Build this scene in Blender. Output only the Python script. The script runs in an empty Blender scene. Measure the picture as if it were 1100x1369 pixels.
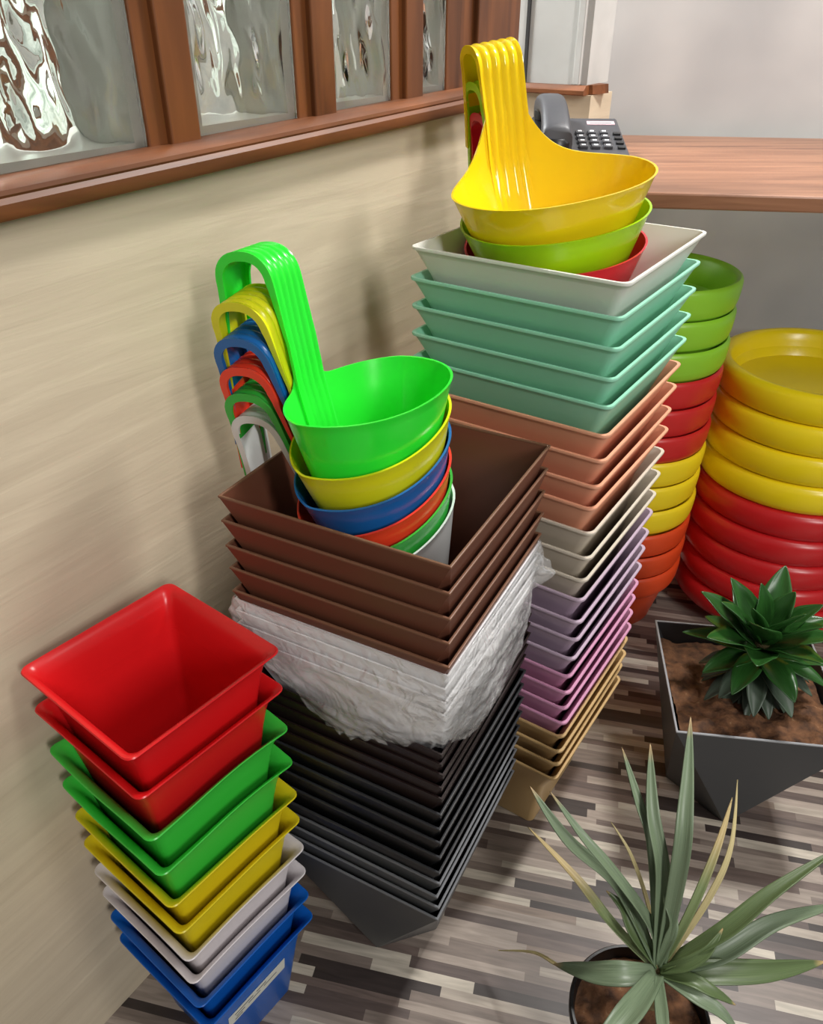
import bpy, bmesh, math, random
from mathutils import Vector, Matrix, noise, Euler
random.seed(7)
PI = math.pi
SC = bpy.context.scene
COL = SC.collection
R = math.radians

# ------------------------------------------------------------------ helpers
def lin(c):
    return tuple((v/255/12.92 if v/255 <= .04045 else ((v/255+.055)/1.055)**2.4) for v in c) + (1,)

def mesh_obj(name, verts, faces, mat=None, parent=None, smooth=None):
    me = bpy.data.meshes.new(name)
    me.from_pydata([tuple(v) for v in verts], [], faces)
    me.validate(); me.update()
    bm = bmesh.new(); bm.from_mesh(me)
    bmesh.ops.remove_doubles(bm, verts=bm.verts, dist=1e-6)
    bmesh.ops.recalc_face_normals(bm, faces=bm.faces)
    bm.to_mesh(me); bm.free()
    if smooth is not None:
        for p in me.polygons: p.use_smooth = True
        me.set_sharp_from_angle(angle=R(smooth))
    o = bpy.data.objects.new(name, me)
    COL.objects.link(o)
    if mat: me.materials.append(mat)
    if parent: o.parent = parent
    return o

def empty(name, loc=(0,0,0), rz=0):
    o = bpy.data.objects.new(name, None); COL.objects.link(o)
    o.empty_display_size = .05; o.location = loc; o.rotation_euler = (0,0,rz)
    return o

def tag(o, label, cat, group=None):
    o['label'] = label; o['category'] = cat
    if group: o['group'] = group
    return o

def struct(o):
    o['kind'] = 'structure'; return o

def dup(o, parent=None):
    c = o.copy(); COL.objects.link(c)
    if parent: c.parent = parent
    for ch in list(o.children): dup(ch, c)
    return c

class MB:                                   # collects shapes for ONE mesh
    def __init__(s): s.v = []; s.f = []
    def add(s, vs, fs):
        k = len(s.v); s.v += [tuple(v) for v in vs]; s.f += [tuple(i+k for i in f) for f in fs]
    def box(s, x0,x1,y0,y1,z0,z1, M=None):
        vs = [Vector(p) for p in ((x0,y0,z0),(x1,y0,z0),(x1,y1,z0),(x0,y1,z0),(x0,y0,z1),(x1,y0,z1),(x1,y1,z1),(x0,y1,z1))]
        if M: vs = [M@v for v in vs]
        s.add(vs, [(0,3,2,1),(4,5,6,7),(0,1,5,4),(1,2,6,5),(2,3,7,6),(3,0,4,7)])
    def loft(s, rings, cap0=True, cap1=True, closed=False):
        n = len(rings[0]); vs = [p for r in rings for p in r]; fs = []
        m = len(rings)
        for i in range(m if closed else m-1):
            a = i*n; b = ((i+1) % m)*n
            for j in range(n):
                k = (j+1) % n
                fs.append((a+j, a+k, b+k, b+j))
        if not closed:
            if cap0: fs.append(tuple(range(n-1,-1,-1)))
            if cap1: fs.append(tuple((m-1)*n+j for j in range(n)))
        s.add(vs, fs)
    def extrude(s, poly, fn, t0, t1):       # poly of (a,b); fn(a,b,t) -> xyz ; prism between t0 and t1
        s.loft([[fn(a,b,t0) for a,b in poly],[fn(a,b,t1) for a,b in poly]])
    def obj(s, name, mat, parent=None, smooth=None):
        return mesh_obj(name, s.v, s.f, mat, parent, smooth)

def bevel(o, w, seg=2):
    m = o.modifiers.new('Bevel','BEVEL'); m.width = w; m.segments = seg; m.limit_method = 'ANGLE'; m.angle_limit = R(40)
    return o

def sq_ring(h, z, rc=.012, n=4, wav=0, ph=0):   # rounded square ring
    rc = min(rc, h*.6); pts = []
    for ci,(sx,sy) in enumerate(((1,1),(-1,1),(-1,-1),(1,-1))):
        for i in range(n+1):
            a = PI/2*ci + PI/2*i/n
            pts.append((sx*(h-rc)+rc*math.cos(a), sy*(h-rc)+rc*math.sin(a)))
        # mid points of the following edge
        nx = ((-1,1),(-1,-1),(1,-1),(1,1))[ci]
        a = PI/2*(ci+1)
        p0 = pts[-1]; p1 = (nx[0]*(h-rc)+rc*math.cos(a), nx[1]*(h-rc)+rc*math.sin(a))
        for i in range(1,8): pts.append((p0[0]+(p1[0]-p0[0])*i/8, p0[1]+(p1[1]-p0[1])*i/8))
    out = []
    for x,y in pts:
        e = min(abs(x),abs(y))/h
        out.append((x, y, z + wav*(math.cos(e*PI/2)*math.sin(ph+math.atan2(y,x)))))
    return out

def circ_ring(r, z, n=72):
    return [(r*math.cos(2*PI*i/n), r*math.sin(2*PI*i/n), z) for i in range(n)]

# ------------------------------------------------------------------ materials
def new_mat(name):
    m = bpy.data.materials.new(name); m.use_nodes = True
    nt = m.node_tree; b = nt.nodes['Principled BSDF']
    return m, nt, b

def plastic(name, rgb, rough=.32, sub=0, var=.06, bump=.0, spec=.5):
    m, nt, b = new_mat(name)
    c = lin(rgb)
    tc = nt.nodes.new('ShaderNodeTexCoord'); nz = nt.nodes.new('ShaderNodeTexNoise')
    nz.inputs['Scale'].default_value = 14; nz.inputs['Detail'].default_value = 5
    nt.links.new(tc.outputs['Object'], nz.inputs['Vector'])
    mx = nt.nodes.new('ShaderNodeMix'); mx.data_type = 'RGBA'
    mx.inputs['A'].default_value = tuple(v*(1-var) for v in c[:3])+(1,)
    mx.inputs['B'].default_value = tuple(min(1,v*(1+var)) for v in c[:3])+(1,)
    nt.links.new(nz.outputs['Fac'], mx.inputs['Factor'])
    nt.links.new(mx.outputs['Result'], b.inputs['Base Color'])
    b.inputs['Roughness'].default_value = rough
    b.inputs['Specular IOR Level'].default_value = spec
    if sub:
        b.inputs['Subsurface Weight'].default_value = sub
        b.inputs['Subsurface Radius'].default_value = (.01,.01,.01)
        b.inputs['Subsurface Scale'].default_value = .6
    bp = nt.nodes.new('ShaderNodeBump'); bp.inputs['Strength'].default_value = .12 + bump
    bp.inputs['Distance'].default_value = .0012
    n2 = nt.nodes.new('ShaderNodeTexNoise'); n2.inputs['Scale'].default_value = 38; n2.inputs['Detail'].default_value = 3
    nt.links.new(tc.outputs['Object'], n2.inputs['Vector'])
    nt.links.new(n2.outputs['Fac'], bp.inputs['Height']); nt.links.new(bp.outputs['Normal'], b.inputs['Normal'])
    return m

def wood(name, dark, light, axis_scale=(1.2,14,14), rough=.35, rot=(0,0,0)):
    m, nt, b = new_mat(name)
    tc = nt.nodes.new('ShaderNodeTexCoord'); mp = nt.nodes.new('ShaderNodeMapping')
    mp.inputs['Scale'].default_value = axis_scale; mp.inputs['Rotation'].default_value = rot
    nz = nt.nodes.new('ShaderNodeTexNoise'); nz.inputs['Scale'].default_value = 3.2; nz.inputs['Detail'].default_value = 8; nz.inputs['Distortion'].default_value = .8
    cr = nt.nodes.new('ShaderNodeValToRGB'); cr.color_ramp.elements[0].position = .3; cr.color_ramp.elements[1].position = .72
    cr.color_ramp.elements[0].color = lin(dark); cr.color_ramp.elements[1].color = lin(light)
    L = nt.links.new
    L(tc.outputs['Object'], mp.inputs['Vector']); L(mp.outputs['Vector'], nz.inputs['Vector'])
    L(nz.outputs['Fac'], cr.inputs['Fac']); L(cr.outputs['Color'], b.inputs['Base Color'])
    b.inputs['Roughness'].default_value = rough
    bp = nt.nodes.new('ShaderNodeBump'); bp.inputs['Strength'].default_value = .15; bp.inputs['Distance'].default_value = .002
    L(nz.outputs['Fac'], bp.inputs['Height']); L(bp.outputs['Normal'], b.inputs['Normal'])
    return m

def plaster(name, a, c, rough=.75, streak=(2,2,26), rot=(0,0,0), patch=.5, bump=.4):
    m, nt, b = new_mat(name); L = nt.links.new
    tc = nt.nodes.new('ShaderNodeTexCoord'); mp = nt.nodes.new('ShaderNodeMapping')
    mp.inputs['Scale'].default_value = streak; mp.inputs['Rotation'].default_value = rot
    n1 = nt.nodes.new('ShaderNodeTexNoise'); n1.inputs['Scale'].default_value = 2.2; n1.inputs['Detail'].default_value = 7; n1.inputs['Distortion'].default_value = .5
    n2 = nt.nodes.new('ShaderNodeTexNoise'); n2.inputs['Scale'].default_value = 3.0; n2.inputs['Detail'].default_value = 2
    L(tc.outputs['Object'], mp.inputs['Vector']); L(mp.outputs['Vector'], n1.inputs['Vector']); L(tc.outputs['Object'], n2.inputs['Vector'])
    ad = nt.nodes.new('ShaderNodeMath'); ad.operation = 'MULTIPLY_ADD'; ad.inputs[1].default_value = patch
    L(n2.outputs['Fac'], ad.inputs[0]); 
    ml = nt.nodes.new('ShaderNodeMath'); ml.operation = 'MULTIPLY'; ml.inputs[1].default_value = 1-patch
    L(n1.outputs['Fac'], ml.inputs[0]); L(ml.outputs[0], ad.inputs[2])
    cr = nt.nodes.new('ShaderNodeValToRGB'); cr.color_ramp.elements[0].position = .33; cr.color_ramp.elements[1].position = .62
    cr.color_ramp.elements[0].color = lin(a); cr.color_ramp.elements[1].color = lin(c)
    L(ad.outputs[0], cr.inputs['Fac']); L(cr.outputs['Color'], b.inputs['Base Color'])
    b.inputs['Roughness'].default_value = rough
    bp = nt.nodes.new('ShaderNodeBump'); bp.inputs['Strength'].default_value = bump; bp.inputs['Distance'].default_value = .004
    L(n1.outputs['Fac'], bp.inputs['Height']); L(bp.outputs['Normal'], b.inputs['Normal'])
    return m

def floor_mat():
    m, nt, b = new_mat('striped_vinyl'); L = nt.links.new
    tc = nt.nodes.new('ShaderNodeTexCoord'); mp = nt.nodes.new('ShaderNodeMapping')
    mp.inputs['Rotation'].default_value = (0,0,R(13.0))
    sp = nt.nodes.new('ShaderNodeSeparateXYZ')
    L(tc.outputs['Object'], mp.inputs['Vector']); L(mp.outputs['Vector'], sp.inputs[0])
    def math_(op, a=None, bb=None, c=None):
        n = nt.nodes.new('ShaderNodeMath'); n.operation = op
        for i,v in enumerate((a,bb,c)):
            if v is None: continue
            if isinstance(v,(int,float)): n.inputs[i].default_value = v
            else: L(v, n.inputs[i])
        return n.outputs[0]
    vr = nt.nodes.new('ShaderNodeTexVoronoi'); vr.voronoi_dimensions = '1D'; vr.inputs['Randomness'].default_value = .55; vr.inputs['Scale'].default_value = 1
    L(math_('MULTIPLY', sp.outputs['Y'], 70.0), vr.inputs['W'])
    row = vr.outputs['Color']; rs = nt.nodes.new('ShaderNodeSeparateColor'); L(row, rs.inputs[0])
    vs = nt.nodes.new('ShaderNodeTexVoronoi'); vs.voronoi_dimensions = '1D'; vs.inputs['Randomness'].default_value = .8; vs.inputs['Scale'].default_value = 1
    L(math_('MULTIPLY_ADD', rs.outputs[0], 91.7, math_('MULTIPLY', sp.outputs['X'], 5.6)), vs.inputs['W'])
    cs = nt.nodes.new('ShaderNodeSeparateColor'); L(vs.outputs['Color'], cs.inputs[0])
    cr = nt.nodes.new('ShaderNodeValToRGB'); cr.color_ramp.interpolation = 'CONSTANT'
    cols = [(0,(62,54,52)),(.15,(96,84,80)),(.3,(132,120,112)),(.45,(164,152,142)),(.58,(114,100,94)),(.7,(176,166,154)),(.8,(196,188,174)),(.93,(142,126,114))]
    el = cr.color_ramp.elements
    el[0].position = 0; el[0].color = lin(cols[0][1]); el[1].position = cols[1][0]; el[1].color = lin(cols[1][1])
    for p,c in cols[2:]:
        e = el.new(p); e.color = lin(c)
    L(cs.outputs[0], cr.inputs['Fac'])
    # grain
    mg = nt.nodes.new('ShaderNodeMapping'); mg.inputs['Scale'].default_value = (7,70,1); L(mp.outputs['Vector'], mg.inputs['Vector'])
    ng = nt.nodes.new('ShaderNodeTexNoise'); ng.inputs['Scale'].default_value = 2; ng.inputs['Detail'].default_value = 7; ng.inputs['Distortion'].default_value = .6; L(mg.outputs['Vector'], ng.inputs['Vector'])
    gr = nt.nodes.new('ShaderNodeValToRGB'); gr.color_ramp.elements[0].position=.3; gr.color_ramp.elements[1].position=.7
    gr.color_ramp.elements[0].color=(.62,.6,.58,1); gr.color_ramp.elements[1].color=(1.12,1.1,1.08,1); L(ng.outputs['Fac'], gr.inputs['Fac'])
    mx = nt.nodes.new('ShaderNodeMix'); mx.data_type='RGBA'; mx.blend_type='MULTIPLY'; mx.inputs['Factor'].default_value = .8
    L(cr.outputs['Color'], mx.inputs['A']); L(gr.outputs['Color'], mx.inputs['B']); L(mx.outputs['Result'], b.inputs['Base Color'])
    b.inputs['Roughness'].default_value = .42
    bp = nt.nodes.new('ShaderNodeBump'); bp.inputs['Strength'].default_value=.1; bp.inputs['Distance'].default_value=.001
    L(ng.outputs['Fac'], bp.inputs['Height']); L(bp.outputs['Normal'], b.inputs['Normal'])
    return m

def glass_mat():
    m, nt, b = new_mat('wavy_glass')
    b.inputs['Base Color'].default_value = (.93,.96,.94,1)
    b.inputs['Transmission Weight'].default_value = 1; b.inputs['Roughness'].default_value = .02; b.inputs['IOR'].default_value = 1.46
    return m

def soil_mat(name, a, c):
    m, nt, b = new_mat(name); L = nt.links.new
    tc = nt.nodes.new('ShaderNodeTexCoord'); n = nt.nodes.new('ShaderNodeTexNoise'); n.inputs['Scale'].default_value = 60; n.inputs['Detail'].default_value = 9
    L(tc.outputs['Object'], n.inputs['Vector'])
    cr = nt.nodes.new('ShaderNodeValToRGB'); e = cr.color_ramp.elements
    e[0].position=.3; e[0].color=lin(a); e[1].position=.66; e[1].color=lin(c)
    k = e.new(.78); k.color = lin((190,160,125))
    L(n.outputs['Fac'], cr.inputs['Fac']); L(cr.outputs['Color'], b.inputs['Base Color']); b.inputs['Roughness'].default_value=.85
    bp = nt.nodes.new('ShaderNodeBump'); bp.inputs['Strength'].default_value=1; bp.inputs['Distance'].default_value=.006
    L(n.outputs['Fac'], bp.inputs['Height']); L(bp.outputs['Normal'], b.inputs['Normal'])
    return m

def leaf_mat(name, a, c, rough=.4, tip=None):
    m, nt, b = new_mat(name); L = nt.links.new
    tc = nt.nodes.new('ShaderNodeTexCoord'); mp = nt.nodes.new('ShaderNodeMapping'); mp.inputs['Scale'].default_value=(60,2,1)
    n = nt.nodes.new('ShaderNodeTexNoise'); n.inputs['Scale'].default_value=1.5; n.inputs['Detail'].default_value=5
    L(tc.outputs['UV'], mp.inputs['Vector']); L(mp.outputs['Vector'], n.inputs['Vector'])
    cr = nt.nodes.new('ShaderNodeValToRGB'); e=cr.color_ramp.elements; e[0].position=.3; e[0].color=lin(a); e[1].position=.7; e[1].color=lin(c)
    L(n.outputs['Fac'], cr.inputs['Fac']); out = cr.outputs['Color']
    if tip:                                  # dried brown tips: the leaf's own colour
        sp = nt.nodes.new('ShaderNodeSeparateXYZ'); L(tc.outputs['UV'], sp.inputs[0])
        r2 = nt.nodes.new('ShaderNodeValToRGB'); r2.color_ramp.elements[0].position=tip[1]; r2.color_ramp.elements[1].position=tip[2]
        L(sp.outputs['Y'], r2.inputs['Fac'])
        mx = nt.nodes.new('ShaderNodeMix'); mx.data_type='RGBA'; L(r2.outputs['Color'], mx.inputs['Factor']); L(out, mx.inputs['A']); mx.inputs['B'].default_value = lin(tip[0]); out = mx.outputs['Result']
    L(out, b.inputs['Base Color']); b.inputs['Roughness'].default_value = rough
    return m

def bag_mat():
    m, nt, b = new_mat('clear_plastic_film'); L = nt.links.new
    tc = nt.nodes.new('ShaderNodeTexCoord')
    n = nt.nodes.new('ShaderNodeTexNoise'); n.inputs['Scale'].default_value=34; n.inputs['Detail'].default_value=5; n.inputs['Distortion'].default_value=2.4
    L(tc.outputs['Object'], n.inputs['Vector'])
    bp = nt.nodes.new('ShaderNodeBump'); bp.inputs['Strength'].default_value=.8; bp.inputs['Distance'].default_value=.006
    L(n.outputs['Fac'], bp.inputs['Height'])
    L(bp.outputs['Normal'], b.inputs['Normal'])
    b.inputs['Base Color'].default_value=(.9,.9,.9,1); b.inputs['Roughness'].default_value=.07
    b.inputs['Specular IOR Level'].default_value=1.0
    b.inputs['Coat Weight'].default_value=1; b.inputs['Coat Roughness'].default_value=.03; L(bp.outputs['Normal'], b.inputs['Coat Normal'])
    n2 = nt.nodes.new('ShaderNodeTexNoise'); n2.inputs['Scale'].default_value=9; n2.inputs['Detail'].default_value=4; L(tc.outputs['Object'], n2.inputs['Vector'])
    cr = nt.nodes.new('ShaderNodeMapRange'); cr.inputs['From Min'].default_value=.3; cr.inputs['From Max'].default_value=.7; cr.inputs['To Min'].default_value=.05; cr.inputs['To Max'].default_value=.40
    L(n2.outputs['Fac'], cr.inputs['Value']); L(cr.outputs[0], b.inputs['Alpha'])
    return m

M = {
 'red': plastic('red_plastic',(214,26,30),.3,var=.04), 'green': plastic('green_plastic',(62,196,66),.32),
 'yellow': plastic('yellow_plastic',(224,204,30),.32), 'white': plastic('white_plastic',(222,216,218),.32,var=.02),
 'blue': plastic('blue_plastic',(16,92,182),.32),
 'hgreen': plastic('bright_green_plastic',(44,226,56),.22,.15,.03), 'hyellow': plastic('lemon_plastic',(226,222,30),.24,.1,.03),
 'hblue': plastic('mid_blue_plastic',(22,102,176),.24,.05,.03), 'hred': plastic('orange_red_plastic',(246,66,40),.24,.1,.03),
 'hgreen2': plastic('leaf_green_plastic',(52,186,66),.24,.1,.03), 'hwhite': plastic('pearl_white_plastic',(228,232,232),.26,.1,.02),
 'gyellow': plastic('golden_yellow_plastic',(238,204,22),.14,.1,.02), 'glime': plastic('lime_plastic',(160,214,20),.2,.1,.03), 'gred': plastic('crimson_plastic',(206,36,48),.22,.1,.03),
 'pwhite': plastic('chalk_white_plastic',(222,222,214),.45,0,.03), 'mint': plastic('mint_plastic',(150,214,184),.45,0,.03), 'peach': plastic('peach_plastic',(230,164,132),.45,0,.03),
 'beige': plastic('beige_plastic',(206,196,180),.45,0,.03), 'lilac': plastic('lilac_plastic',(188,168,186),.45,0,.03), 'pink': plastic('mauve_pink_plastic',(206,148,180),.45,0,.03), 'tan': plastic('tan_plastic',(196,164,114),.45,0,.03),
 'brown': plastic('brown_plastic',(104,62,46),.42,0,.05), 'brown_edge': plastic('worn_lit_brown_edge',(116,80,60),.4), 'charcoal_edge': plastic('charcoal_edge',(104,106,110),.35), 'black_edge': plastic('black_edge',(48,49,52),.35), 'planter_edge': plastic('planter_edge_highlight',(150,152,155),.35), 'bwhite': plastic('bright_white_plastic',(236,236,238),.35,0,.02), 'dbrown': plastic('dark_brown_plastic',(36,24,23),.42), 'black': plastic('black_plastic',(14,14,16),.4), 'charcoal': plastic('charcoal_plastic',(64,66,68),.45,0,.06),  # edge colours are paler, rim highlights put into the colour; brown also worn
 'rlime': plastic('round_lime_plastic',(146,206,52),.35), 'rred': plastic('round_red_plastic',(206,40,40),.35), 'ryellow': plastic('round_yellow_plastic',(250,222,36),.35), 'rorange': plastic('round_orange_plastic',(226,78,34),.35),
 'byellow': plastic('big_yellow_plastic',(250,224,28),.28,0,.05), 'bred': plastic('big_red_plastic',(204,34,38),.3,0,.05),
 'phone': plastic('dark_grey_phone_plastic',(62,62,66),.45), 'phone_dark': plastic('black_phone_plastic',(24,24,26),.35), 'sticker': plastic('pink_sticker',(214,178,186),.4), 'strip': plastic('pale_blue_strip',(170,178,200),.3), 'keycap': plastic('key_grey',(70,70,74),.25), 'keyprint': plastic('white_print',(225,225,228),.5),
 'paper': plastic('paper_label',(205,206,196),.7,0,.03), 'ink': plastic('grey_ink',(110,110,108),.7),
 'wood': wood('reddish_brown_wood',(76,41,18),(136,80,42),(1.1,9,9),.5), 'wood_v': wood('reddish_brown_wood_upright',(72,39,18),(122,72,37),(9,9,1.0)), 'desk': wood('countertop_wood',(116,74,50),(162,114,84),(1.0,12,12),.3),
 'cream': plaster('cream_brushed_plaster',(187,172,148),(205,191,166),.7,(2,2,22),(R(4),0,0),.45,.3),
 'grey_wall': plaster('pale_grey_paint',(176,178,180),(212,212,211),.8,(4,4,4),(0,0,0),.9,.15), 'white_paint': plaster('white_paint',(176,176,173),(196,196,193),.6,(6,6,6),(0,0,0),.6,.1),
 'far_wall': plaster('far_room_paint',(128,138,126),(216,220,210),.8,(5,5,5),(0,0,0),.5,.1),
 'floor': floor_mat(), 'glass': glass_mat(), 'mortar': plastic('glass_block_side',(168,164,154),.3), 'soil': soil_mat('coco_soil',(58,36,22),(122,82,52)),
 'bag': bag_mat(), 'wire': plastic('dark_wire',(50,50,50),.6),
 'leaf': leaf_mat('glossy_green_leaf',(26,62,24),(50,100,40),.32), 'leaf_dark': leaf_mat('dull_green_leaf',(54,70,56),(84,100,82),.45),
 'spike': leaf_mat('grey_green_leaf',(84,102,76),(128,144,116),.4,((176,150,110),.88,.97)), 'spike_dark': leaf_mat('olive_green_leaf',(70,88,52),(100,118,76),.4,((186,160,112),.9,.97)),
 'spike_dry': leaf_mat('dried_leaf',(150,136,96),(206,192,140),.6), 'spike_half': leaf_mat('drying_leaf',(96,116,72),(134,146,100),.45,((178,158,110),.45,.7)),
 'stem': soil_mat('stem_bark',(70,58,36),(120,108,70)),
}

# ------------------------------------------------------------------ camera
cam = bpy.data.cameras.new('camera'); co = bpy.data.objects.new('camera', cam); COL.objects.link(co)
co.location = (0,0,1.17); co.rotation_euler = (R(90-32.62),0,0)
cam.sensor_fit = 'HORIZONTAL'; cam.sensor_width = 36; cam.lens = 36*1064/1100; cam.clip_start = .02
SC.camera = co

# ------------------------------------------------------------------ setting
PHI = R(33.6)
T = Vector((math.sin(PHI), math.cos(PHI), 0)); N = Vector((math.cos(PHI), -math.sin(PHI), 0)); W = -.645
def WP(s, n, z):                             # point in wall frame: along wall, out of wall, up
    return T*s + N*(W+n) + Vector((0,0,z))
MW = Matrix(((T.x,N.x,0,N.x*W),(T.y,N.y,0,N.y*W),(0,0,1,0),(0,0,0,1)))   # local (s, n, z)
SLOPE = .021
def sillz(s): return 1.0168 + SLOPE*s
def wallbox(name, s0,s1,n0,n1,z0,z1, mat, parent=None, bw=0):
    mb = MB(); mb.box(s0,s1,n0,n1,z0,z1); o = mb.obj(name, mat, parent)
    if not parent: o.matrix_world = MW
    if bw: bevel(o, bw)
    return o
S_END = 1.245
fl = MB(); fl.box(-2.5,3.2,-1.2,3.0,-.05,0); struct(fl.obj('floor', M['floor']))
# left wall below the sill (top follows the sill)
mb = MB(); mb.extrude([(-1.2,0),(S_END,0),(S_END,sillz(S_END)),(-1.2,sillz(-1.2))], lambda a,b,t:(a,t,b), -.11, 0)
o = mb.obj('wall_left', M['cream']); o.matrix_world = MW; struct(o)
# sill: moulded profile swept along the wall; (n, z relative to sill underside)
prof = [(-.11,0),(.018,0),(.020,.003),(.020,.0125),(.0165,.0165),(.0175,.0185),(.0165,.022),(.008,.0265),(-.004,.0275),(-.11,.0275)]
mb = MB(); mb.loft([[(s,n,sillz(s)+z) for n,z in prof] for s in (-1.2, S_END+.02)])
o = mb.obj('trim_1', M['wood'], None, 35); o.matrix_world = MW; struct(o)
# upright posts between the glass blocks
def post(name, s0, s1, step=True):
    z0 = sillz((s0+s1)/2)+.02; z1 = 2.1; mb = MB()
    mb.box(s0,s1,-.10,-.010,z0,z1)
    if step: mb.box(s0+(s1-s0)*.36,s1-.002,-.08,-.003,z0,z1)
    o = mb.obj(name, M['wood_v']); o.matrix_world = MW; bevel(o,.002); struct(o)
POSTS = [(.542,.604),(.757,.820),(.940,1.006),(1.072,S_END+.03)]
for i,(a,b) in enumerate(POSTS): post('trim_%d'%(i+2), a, b)
post('trim_6', .20, .262)
mb = MB(); mb.box(-1.2,S_END+.02,-.1,0,1.62,1.70); o = mb.obj('trim_7', M['wood']); o.matrix_world = MW; struct(o)
# glass blocks
def glass_block(idx, s0, s1, seed):
    z0 = sillz((s0+s1)/2)+.024; z1 = 1.62
    b = MB(); dep = (-.098,-.018); t = .011
    for (a0,a1,c0,c1) in ((s0,s0+t,z0,z1),(s1-t,s1,z0,z1),(s0,s1,z0,z0+t),(s0,s1,z1-t,z1)):
        b.box(a0,a1,dep[0],dep[1],c0,c1)
    root = b.obj('window_%d'%idx, M['mortar']); root.matrix_world = MW; struct(root)
    def pane(nc, amp, sd, th=.007, nm='glass_pane'):
        nu, nv = 60, 120; mb = MB(); F=[]; B=[]
        for j in range(nv+1):
            for i in range(nu+1):
                u = s0+(s1-s0)*i/nu; v = z0+(z1-z0)*j/nv
                e = min(1, max(0,min(i,nu-i)-3)/4, max(0,min(j,nv-j)-3)/5)
                q = Vector((u*19+sd, v*10+u*6, sd*1.7))
                d1 = noise.noise(q)*1.0 + .6*noise.noise(q*2.2+Vector((5,1,2))) + .28*noise.noise(q*4.6)
                d2 = noise.noise(q*1.1+Vector((9,4,sd))) + .5*noise.noise(q*2.6)
                F.append((u, nc+th/2+amp*d1*e, v)); B.append((u, nc-th/2+amp*.7*d2*e, v))
        n1 = nu+1; k = len(F); fs=[]
        for j in range(nv):
            for i in range(nu):
                a = j*n1+i; fs.append((a,a+1,a+n1+1,a+n1)); fs.append((k+a,k+a+n1,k+a+n1+1,k+a+1))
        bd = [i for i in range(nu)]+[j*n1+nu for j in range(nv)]+[nv*n1+i for i in range(nu,0,-1)]+[j*n1 for j in range(nv,0,-1)]
        for q in range(len(bd)):
            a=bd[q]; c=bd[(q+1)%len(bd)]; fs.append((a,k+a,k+c,c))
        mb.add(F+B, fs); return mb.obj(nm, M['glass'], root, 60)
    pane(-.0150, .0074, seed); pane(-.084, .0070, seed+31)
wins = [(.262,.542),(.604,.757),(.820,.940),(1.006,1.072)]
for i,(a,b) in enumerate(wins): glass_block(i+1, a+.001, b-.001, 3.1+7*i)
# short return wall (stub) with its own sill
PX, PY = .203, 1.75                           # inner corner
A = Vector((PX,PY,0)); DX = N.copy(); DY = T.copy()
MS = Matrix(((DX.x,DY.x,0,A.x),(DX.y,DY.y,0,A.y),(0,0,1,0),(0,0,0,1)))     # local x along the face, y into the wall
SW = .143
def stubbox(name, x0,x1,y0,y1,z0,z1, mat, parent=None, bw=0):
    mb = MB(); mb.box(x0,x1,y0,y1,z0,z1); o = mb.obj(name, mat, parent)
    if not parent: o.matrix_world = MS
    if bw: bevel(o,bw)
    return o
SZ = 1.0240
struct(stubbox('wall_corner', -.16,SW+.012,.004,.11,0,SZ, M['cream']))
up = stubbox('wall_corner_upper', -.16,SW,.008,.11,SZ+.016,2.2, M['white_paint']); struct(up)
stubbox('frame_strip', SW-.026,SW-.012,-.002,.009,SZ+.016,2.2, M['white_paint'], up, .002)
stubbox('frame_strip', .012,.018,.003,.009,SZ+.016,2.2, M['wire'], up)
mb = MB(); pr2 = [(.07,0),(-.012,0),(-.014,.002),(-.014,.008),(-.011,.010),(-.004,.016),(.07,.016)]
mb.loft([[(x,y,SZ+z) for y,z in pr2] for x in (-.16,SW+.004)]); 
mb.loft([[(SW-.03,.0+.004,SZ+.001),(SW+.012,.012,SZ+.001),(SW+.024,.06,SZ+.001),(SW-.03,.08,SZ+.001)],[(SW-.03,.004,SZ+.0165),(SW+.010,.012,SZ+.0165),(SW+.022,.06,SZ+.0165),(SW-.03,.08,SZ+.0165)]])
o = mb.obj('trim_8', M['wood']); o.matrix_world = MS; struct(o)
# back wall, heading about -83 degrees
BD = Vector((math.cos(R(-7.0)), math.sin(R(-7.0)), 0)); BN = Vector((-BD.y, BD.x, 0)); B0 = Vector((.40,1.86,0))
MBk = Matrix(((BD.x,BN.x,0,B0.x),(BD.y,BN.y,0,B0.y),(0,0,1,0),(0,0,0,1)))
mb = MB(); mb.box(-1.0,3.0,0,.1,0,2.8); o = mb.obj('wall_back', M['grey_wall']); o.matrix_world = MBk; struct(o)
# room beyond the glass
mb = MB(); mb.box(-1.6,2.6,-2.3,-2.2,0,2.8); o = mb.obj('wall_beyond', M['far_wall']); o.matrix_world = MW; struct(o)
for i,(s,n,w) in enumerate(((.66,-.75,.02),(1.10,-1.1,.13),(1.36,-.9,.02),(1.74,-1.1,.13),(2.0,-1.0,.03),(2.3,-1.1,.09))):
    mb = MB(); mb.box(s,s+w,n-.1,n,0,2.6); o = mb.obj('trim_%d'%(9+i), M['wood_v']); o.matrix_world = MW; struct(o)

# ------------------------------------------------------------------ desk and phone
DZ = .94
D0 = Vector((.3405,1.213,0)); dd = Vector((math.cos(R(-7.6)), math.sin(R(-7.6)),0)); dn = Vector((-dd.y,dd.x,0))
mb = MB()
def DPt(a,b,z): p = D0+dd*a+dn*b; return (p.x,p.y,z)
wl = .012
def onwall(b):                               # where the desk line at depth b meets the left wall
    p = D0+dn*b; return (W+wl-N.dot(p))/N.dot(dd)
depth_back = .0
rr = [(onwall(0),0),(1.7,0),(1.7,.63),(-.05,.63),(-.05,.22),(onwall(.22)*0-.05-.12,.22)]
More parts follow.
